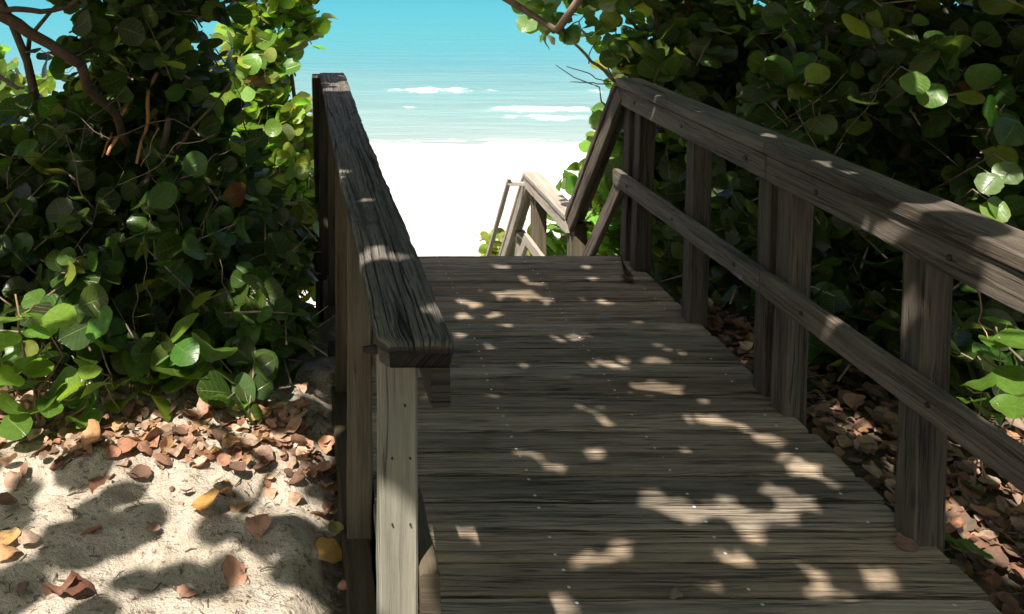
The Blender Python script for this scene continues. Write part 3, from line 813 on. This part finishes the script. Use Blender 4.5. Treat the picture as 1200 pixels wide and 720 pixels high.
shrub('sea_grape_shrub', 'bright yellow-green sunlit sea grape beyond the far end of the near left railing', 'shrub', (-.55, 7.2, -1.3),
      [(-.45, 7.0, 1.9), (-.5, 7.2, 1.2), (-.4, 6.9, .3), (-.7, 7.3, .6)], .03,
      [((-.36, 6.9, 1.48), (.27, .4, .55)), ((-.34, 6.8, .02), (.25, .4, .46)), ((-.62, 6.9, .6), (.22, .4, .9)), ((-.26, 6.4, -.2), (.15, .35, .55)), ((-.42, 6.8, .3), (.22, .4, .35)), ((-.45, 6.9, -.6), (.4, .5, .6))],
      420, seed=5.0, forkl=.3, keep=None, base=(.14, .235, .035), yellow=.25, size=(.09, .15), nleaf=(5, 8))
shrub('sea_grape_shrub', 'pale yellow-green sunlit sea grape at the far left under the bare dark branch', 'shrub', (-2.9, 7.6, -1.5),
      [(-2.9, 7.3, .8), (-2.5, 7.5, .7), (-3.3, 7.6, .9), (-3.6, 7.4, .6)], .03,
      [((-2.95, 7.3, .45), (.6, .5, .5)), ((-2.3, 7.4, 0), (.5, .5, .5)), ((-3.5, 7.5, .1), (.7, .6, .7))],
      170, seed=6.0, keep=None, base=(.12, .21, .03), yellow=.3, size=(.10, .16), nleaf=(5, 8))
shrub('sea_grape_shrub', 'low shaded sea grape crowding the slope behind the left tree', 'shrub', (-1.4, 7.2, -1.5),
      [(-1.4, 6.7, .3), (-.9, 6.9, 0), (-2.0, 7, .2)], .03,
      [((-1.5, 6.6, -.1), (1.1, .6, .65)), ((-.8, 6.5, -.5), (.6, .6, .5))],
      220, seed=8.0, keep=None, base=(.07, .14, .025), yellow=.1, size=(.09, .15))

# --- saplings in front of the left mass
def sapling(name, label, base, stems, leafs, seed, stem_tint=(1.3, 1.1, .9)):
    t = thing(name, base, label, 'sapling')
    b = MB(); lv = Leaves()
    for i, (a, e, r) in enumerate(stems):
        pts, rad = limb(a, e, r, r*.5, .12, 6, seed+i); b.tube(pts, rad, 6, stem_tint)
    for (p, s, az, tilt, roll, c) in leafs:
        A = np.array([math.cos(az)*math.cos(tilt), math.sin(az)*math.cos(tilt), math.sin(tilt)])
        sd = np.array([-math.sin(az), math.cos(az), 0])
        N = np.cross(sd, A)*-1
        if N[2] < 0: N = -N
        N = N*math.cos(roll)+sd*math.sin(roll)
        lv.add(np.array(p)-A*s*.5, A, N, s, np.array(c), .3)
        q = np.array(p)-A*s*.5
        d = min((np.linalg.norm(np.array(x)-q), tuple(x)) for st_ in stems for x in limb(st_[0], st_[1], 1, 1, .12, 6, seed)[0])
        b.tube([q, (q+np.array(d[1]))/2+np.array([0, 0, -.01]), d[1]], [.0022, .003, .0035], 5, (1.2, 1.3, .8))
    b.build('stem', M_BARK, t, True); lv.build('foliage', M_LEAF, t)
    return t
def rl(x, y, Y, s, c=None, up=.9):
    c = c or tuple(np.array([.11, .22, .035])*random.uniform(.75, 1.25))
    return (pix(x, y, Y+random.uniform(-.06, .06)), s, random.uniform(-3.1, 3.1), random.uniform(-.25, .15), random.uniform(-.6, .6), c)
yg = (.17, .28, .04)
lf = [rl(8, 370, 3.15, .11, yg), rl(4, 402, 3.1, .12), rl(48, 372, 3.2, .12), rl(72, 374, 3.15, .12, yg), rl(52, 392, 3.2, .11), rl(100, 432, 3.2, .10, yg), rl(80, 455, 3.2, .13, yg), rl(12, 440, 3.1, .11),
      rl(50, 418, 3.2, .09), rl(30, 455, 3.15, .12), rl(58, 478, 3.1, .10), rl(10, 480, 3.1, .11), rl(100, 468, 3.25, .1), rl(38, 350, 3.3, .08), rl(140, 450, 3.25, .1), rl(145, 470, 3.3, .11), rl(20, 500, 3.05, .1), rl(62, 462, 3.15, .1), rl(90, 490, 3.15, .09)]+[rl(random.uniform(-10, 125), random.uniform(400, 505), random.uniform(3.1, 3.3), random.uniform(.07, .12), random.choice([None, yg])) for _ in range(16)]
bs = (-1.1, 3.22, -.10)
sapling('sea_grape_sapling', 'small sunlit green sapling at the left edge rising from the dead leaves', bs,
        [((-1.08, 3.2, -.12), pix(18, 345, 3.2), .007), ((-1.1, 3.24, -.1), pix(60, 375, 3.2), .006), ((-1.0, 3.2, -.1), pix(105, 455, 3.22), .005), ((-1.15, 3.2, -.1), pix(0, 420, 3.1), .006), ((-.98, 3.25, -.1), pix(130, 440, 3.25), .004)], lf, 3.0)
lf = [rl(250, 405, 3.35, .15, (.10, .2, .035)), rl(218, 385, 3.4, .12, yg), rl(200, 430, 3.35, .16, (.08, .12, .025)), rl(175, 445, 3.35, .15, (.09, .10, .03)), rl(215, 455, 3.35, .14), rl(270, 445, 3.4, .11), rl(190, 470, 3.3, .14, yg), rl(240, 490, 3.3, .10),
      rl(292, 392, 3.45, .09), rl(205, 408, 3.4, .13), rl(160, 425, 3.4, .12), rl(268, 372, 3.5, .10), rl(180, 485, 3.3, .1, yg), rl(230, 438, 3.35, .13), rl(255, 500, 3.3, .07)]+[rl(random.uniform(150, 300), random.uniform(390, 495), random.uniform(3.3, 3.5), random.uniform(.08, .13), random.choice([None, None, yg])) for _ in range(10)]
sapling('sea_grape_sapling', 'low broad-leaved sapling with spotted leaves in front of the dark left tree', (-.55, 3.45, -.1),
        [((-.55, 3.42, -.1), pix(245, 400, 3.4), .006), ((-.6, 3.42, -.1), pix(205, 395, 3.4), .006), ((-.62, 3.4, -.1), pix(175, 440, 3.38), .005), ((-.5, 3.4, -.1), pix(285, 400, 3.45), .004)], lf, 4.0)

# --- right side
shrub('sea_grape_tree', 'large dark sea grape tree standing behind the right railing nearest the viewer', 'tree', (3.3, 4.6, -.15),
      [(2.5, 4.2, 1.8), (3.2, 4.4, 2.2), (4.0, 4.5, 1.9), (2.6, 4.9, 1.3), (3.8, 3.8, 1.2)], .06,
      [((2.75, 4.3, .55), (.75, .9, .85)), ((3.5, 4.4, .6), (.9, .9, .95)), ((3.2, 4.5, 1.6), (1.1, .9, .6)), ((2.45, 4.2, .2), (.5, .8, .5)), ((2.25, 3.75, .15), (.36, .5, .34)), ((2.9, 3.6, .12), (.7, .38, .40)), ((2.05, 4.3, .0), (.22, .8, .3)), ((4.3, 4.4, .5), (.8, .9, .9)), ((3.0, 3.6, .6), (.5, .4, .7))],
      1200, seed=12.0, hollows=[((2.6, 3.9, .75), (.35, .6, .3)), ((3.3, 3.7, .45), (.4, .5, .25)), ((2.3, 3.6, .3), (.2, .4, .16))], extra=right_extra, base=(.052, .092, .018), yellow=.05, size=(.062, .13), face=(-.25, -.25, 0), var=.45)
shrub('sea_grape_tree', 'tangled sea grape tree with dark limbs over the far corner of the right railing', 'tree', (2.6, 6.0, -.3),
      [(2.1, 5.6, 1.5), (2.3, 5.7, 1.9), (2.7, 5.9, 2.1), (3.3, 5.9, 1.6), (2.0, 5.9, .6)], .045,
      [((2.45, 5.7, .95), (.50, .6, .75)), ((3.0, 5.8, .9), (.7, .6, .9)), ((2.35, 5.7, .0), (.40, .5, .55)), ((2.0, 5.75, 1.75), (.6, .5, .35)), ((2.13, 5.7, 1.08), (.17, .3, .2)), ((3.8, 6, .7), (.7, .6, .9))],
      420, seed=14.0, base=(.046, .085, .016), yellow=.06, size=(.09, .145),
      keep=lambda c: ~((c[:, 0] < 1.86) & (c[:, 2] < 1.06) & (c[:, 1] < 6.2)) & (c[:, 0] > 1.25) & (c[:, 1] > 5.0))

def overhang(lv, b):
    base = pix(722, 97, 5.6)
    for (a, e, r, tn) in ((pix(880, 60, 5.7), pix(722, 97, 5.6), .022, .8), (pix(722, 97, 5.6), pix(672, 50, 5.5), .013, 2.2), (pix(672, 50, 5.5), pix(640, 5, 5.4), .008, .9), (pix(716, 96, 5.6), pix(664, 78, 5.5), .004, 1.3), (pix(716, 98, 5.6), pix(668, 96, 5.5), .004, 1.3),
                          (pix(735, 20, 5.6), pix(800, 95, 5.8), .012, .6), (pix(690, 75, 5.5), pix(700, 30, 5.5), .004, 1.2), (pix(660, 40, 5.45), pix(690, 10, 5.45), .005, .9)):
        p, rd = limb(a, e, r, r*.7, .06, 7, r*1000); b.tube(p, rd, 7, (tn, tn*.95, tn*.9))
    for (x, y) in ((614, 8), (618, 22), (626, 5), (634, 14), (637, 30), (640, 42), (648, 10), (655, 22), (660, 4), (668, 20), (674, 32), (683, 12), (690, 28), (697, 8), (705, 25), (712, 10), (652, 38), (665, 40), (722, 20), (700, 40), (645, 25), (678, 5), (632, 24), (690, 38),
                   (770, 20), (785, 40), (760, 40), (775, 55), (740, 30), (750, 12), (730, 8), (715, 55), (725, 65), (740, 60), (720, 75), (735, 80), (750, 72), (760, 82), (745, 50), (728, 48), (712, 65), (765, 65), (752, 90)):
        for q in range(2 if y < 45 else 3):
            p = np.array(pix(x+random.uniform(-8, 8), y+random.uniform(-8, 8), random.uniform(5.3, 5.8)))
            s = random.uniform(.09, .13); A = rvec(1)[0]; A[2] = -abs(A[2])*.5
            N = rvec(1)[0]+np.array([0, -.6, .5])
            c = greens(1, (.075, .14, .025), .35, .12)[0]
            lv.add(p-A*s*.5, A, N, s, c, .25)
    p = np.array(pix(702, 133, 5.4)); lv.add(p, np.array([.1, 0, -1.]), np.array([-.4, -.9, .2]), .12, np.array((.10, .19, .03)), .25)
shrub('sea_grape_branch', 'pale leaning sea grape stem with round leaves over the right railing far end', 'shrub', (2.3, 6.1, -.3),
      [(2.2, 5.75, 1.2), (2.05, 5.65, 1.0)], .03, [((2.05, 5.7, 1.9), (.5, .4, .25))], 40, seed=16.0, extra=overhang, size=(.09, .13), trunk_name='stem', keep=lambda c: c[:, 2] > 1.6)
shrub('sea_grape_shrub', 'bright green low sea grape behind the zigzag stair railing', 'shrub', (2.1, 7.2, -1.6),
      [(1.95, 6.8, -.2), (2.2, 7.0, .1), (2.4, 7.2, -.1)], .02,
      [((2.15, 6.7, -.45), (.30, .4, .50)), ((2.5, 7.0, -.2), (.4, .5, .6)), ((2.02, 7.6, -1.0), (.22, .4, .45)), ((2.25, 6.0, -.1), (.36, .35, .5)), ((2.5, 5.6, -.1), (.5, .3, .4))],
      260, seed=18.0, keep=lambda c: c[:, 0] > 1.84, base=(.11, .21, .03), yellow=.15, size=(.10, .16))
shrub('sea_grape_shrub', 'yellowish low shrub beyond the lower flight of the stairs', 'shrub', (1.95, 9.6, -2.6),
      [(1.85, 9.4, -1.3), (2.1, 9.6, -1.2)], .02, [((1.98, 9.5, -1.62), (.22, .4, .28))], 30, seed=19.0, keep=lambda c: c[:, 0] > 1.6, base=(.15, .21, .03), yellow=.4, size=(.09, .14))
for i, (x, y_, h, lab) in enumerate(((4.0, 7.8, 1.9, 'sunlit sea grape on the slope behind the middle of the right railing'), (6.2, 7.2, 2.0, 'dense sea grape at the far right edge behind the nearer right tree'))):
    shrub('sea_grape_tree', lab, 'tree', (x, y_, -1.4), [(x-.5, y_-.2, h), (x+.4, y_, h), (x, y_+.2, h*.7)], .05,
          [((x-.6, y_-.2, .4), (.9, .7, 1.1)), ((x+.5, y_-.2, .6), (.9, .7, 1.1)), ((x, y_-.3, -.5), (1.3, .6, .7))], 300, seed=21.0+i, keep=None, base=(.075, .15, .025), yellow=.12, size=(.10, .16))

shrub('sea_grape_shrub', 'low dark sea grape undergrowth just outside the middle posts of the right railing', 'shrub', (2.3, 3.9, -.1),
      [(2.15, 3.6, .2), (2.1, 4.1, .3), (2.4, 3.7, .25)], .012,
      [((2.2, 3.5, .06), (.28, .30, .22)), ((2.1, 4.0, .08), (.22, .5, .28)), ((2.5, 3.4, .05), (.35, .3, .2)), ((2.05, 4.7, .1), (.15, .5, .35))], 170, seed=27.0, base=(.03, .055, .012), yellow=.03, size=(.07, .13), nleaf=(4, 7), L=(.12, .28))
# vine with heart-shaped leaves at the right edge
vg = (.11, .21, .03)
lf = [rl(1160, 480, 2.75, .10, vg), rl(1172, 402, 2.72, .11, vg), rl(1185, 445, 2.7, .11, vg), rl(1152, 455, 2.75, .10, vg), rl(1160, 415, 2.75, .08), rl(1140, 470, 2.8, .09), rl(1195, 400, 2.65, .1, vg), rl(1165, 375, 2.75, .07), rl(1190, 480, 2.65, .09, vg), rl(1125, 485, 2.8, .07)]
sapling('vine', 'young vine with bright heart-shaped leaves climbing at the right edge below the top rail', (2.12, 2.75, -.05),
        [((2.13, 2.75, -.06), pix(1172, 400, 2.75), .004), ((2.08, 2.76, -.06), pix(1150, 460, 2.76), .003), (pix(1145, 320, 2.75), pix(1160, 405, 2.75), .0035), ((2.16, 2.7, -.05), pix(1185, 440, 2.7), .003)], lf, 9.0, (1.6, 1.4, 1.1))
lf = [rl(1065, 497, 3.1, .07, vg), rl(1045, 495, 3.1, .06)]
sapling('seedling', 'tiny green seedling in brown litter between the two nearest right posts', (2.1, 3.1, -.03), [((2.1, 3.1, -.04), pix(1055, 497, 3.1), .003)], lf, 30.)
lf = [rl(1115, 627, 2.45, .06, vg), rl(1133, 640, 2.4, .05, vg), rl(1150, 648, 2.38, .04), rl(1140, 572, 2.7, .08, (.03, .07, .015))]
sapling('seedling', 'tiny green seedling in sunlit litter right of the nearest right post', (1.8, 2.42, -.03), [((1.8, 2.42, -.04), pix(1125, 635, 2.42), .003)], lf, 31.)

# ------------------------------------------------------------------ dead leaves
DEADC = np.array([(.46, .25, .17), (.38, .20, .13), (.30, .14, .085), (.17, .095, .065), (.50, .27, .13), (.34, .22, .15), (.52, .37, .27), (.22, .13, .09), (.44, .20, .12), (.55, .36, .26), (.50, .32, .22)])
def litter(name, label, pts, zf, size, dark=-.15, tilt=.28):
    lv = Leaves(); n = len(pts)
    P = np.array([(x, y, zf(x, y)+random.uniform(.004, .035)) for x, y in pts])
    A = rvec(n); A[:, 2] *= .25; N = np.array([0, 0, 1.0])+rvec(n)*tilt
    c = DEADC[rng.integers(0, len(DEADC), n)]*np.exp(rng.normal(-dark, .22, (n, 1)))
    lv.add(P, A, N, rng.uniform(*size, n)*np.where(rng.random(n) < .4, .55, 1), c, .5)
    o = lv.build(name, M_DEAD); tag(o, label, 'leaf litter', None, 'stuff'); return o
def sandtop(x, y): return sandz(x, y)
pts = []
while len(pts) < 800:
    x = random.uniform(-2.2, .02); y = random.gauss(3.17-.12*(x+.6), .15)
    if 2.2 < y < 4.1: pts.append((x, y))
while len(pts) < 870:
    x = random.uniform(-1.3, -.0); y = random.uniform(2.1, 3.2)
    if random.random() < (.06+.4*(x < -.85)*(y < 2.6)+.3*(y > 3)): pts.append((x, y))
litter('leaf_litter', 'pink and brown dead leaves piled below the left tree on the sand', pts, sandtop, (.03, .075), .0, .13)
pts = []
while len(pts) < 2200:
    x = 1.76+abs(random.gauss(0, .75)); y = random.uniform(1.9, 4.3)
    if x < 4.2: pts.append((x, y))
litter('leaf_litter', 'brown dead leaves covering the ground outside the right railing', pts, sandtop, (.03, .075), .5)
# twigs and crumbs on the sand
b = MB()
for i in range(480):
    x = random.uniform(-1.6, .02); y = random.uniform(2.1, 3.5); z = sandz(x, y)+.004; a = random.uniform(0, 6.3); l = random.uniform(.008, .05)*(3 if random.random() < .07 else 1)
    r = random.uniform(.0008, .0022)
    b.tube([(x, y, z), (x+math.cos(a+.2)*l*.5, y+math.sin(a+.2)*l*.5, z+.003), (x+math.cos(a)*l, y+math.sin(a)*l, z)], [r, r*1.2, r*.6], 4, (random.uniform(.25, .9),)*3)
for i in range(200):
    x = random.uniform(1.75, 3.2); y = random.uniform(2.0, 4.0); z = sandz(x, y)+.02; a = random.uniform(0, 6.3); l = random.uniform(.02, .16)
    b.tube([(x, y, z), (x+math.cos(a)*l, y+math.sin(a)*l, z+.01)], [.0018, .001], 4, (random.uniform(.4, 1.3),)*3)
tag(b.build('twigs', M_BARK), 'small dry twigs and bits of bark scattered on the ground', 'twigs', None, 'stuff')

def fallen(x, y, z, s, c, label, az, curl=.5, tilt=(0, 0), zoff=.012):
    X, Y = gp(x, y, z); lv = Leaves()
    zz = (sandz(X, Y) if z < -.01 else 0)+zoff
    A = np.array([math.cos(az), math.sin(az), .05]); N = np.array([tilt[0], tilt[1], 1.0])
    t = np.array((X, Y, zz))
    lv.add(t-A*s*.5, A, N, s, np.array(c), curl)
    o = lv.build('fallen_leaf', M_DEAD); o.data.transform(__import__('mathutils').Matrix.Translation(Vector(tuple(-t)))); o.location = t
    tag(o, label, 'leaf', 'single fallen leaves'); return o
fallen(738, 329, 0, .075, (.13, .07, .04), 'curled brown leaf lying on the deck at its far right corner', .2, .8, zoff=.02)
fallen(728, 327, 0, .09, (.09, .055, .04), 'dark shrivelled leaf on the deck left of the curled brown one', 2.8, .8, zoff=.015)
fallen(388, 657, -.2, .085, (.42, .24, .06), 'yellow-brown leaf in the dark gap between sand and left railing', .1, .5, (0, -.3), .05)
fallen(393, 648, -.2, .045, (.20, .18, .05), 'small olive leaf propped on the yellow-brown leaf beside the left railing', 1.4, .3, (0, -.5), .085)
fallen(245, 612, -.13, .085, (.50, .27, .08), 'orange leaf lying alone on bright sand', .05, .4, zoff=.02)
fallen(70, 700, -.13, .08, (.24, .11, .07), 'reddish brown leaf at the bottom left in the shade', 1.9, .5, zoff=.03)
fallen(98, 702, -.13, .09, (.22, .09, .06), 'dark red leaf overlapping others at the bottom left corner of the sand', .7, .5, zoff=.03)
fallen(272, 676, -.13, .07, (.50, .26, .17), 'small pink leaf half buried in the sand', 2.6, .4)
fallen(10, 648, -.13, .075, (.50, .30, .12), 'tan leaf at the left edge beside the shaded patch', .3, .3, zoff=.03)
fallen(222, 699, -.13, .05, (.46, .25, .18), 'tiny pink leaf near the bottom edge of the sand', .9, .3)
fallen(405, 667, -.1, .035, (.60, .28, .20), 'tiny bright pink leaf scrap against the pale front post', .2, .3, zoff=.06)
fallen(790, 697, 0, .035, (.28, .2, .14), 'small curled dry leaf on the deck near the bottom edge', 2.9, .9, zoff=.008)
fallen(1062, 640, 0, .05, (.26, .15, .11), 'broken reddish leaf on the deck at the foot of the nearest right post', .6, .4, zoff=.008)
fallen(568, 370, 0, .04, (.35, .27, .18), 'small tan leaf on the far part of the deck', .5, .7, zoff=.008)
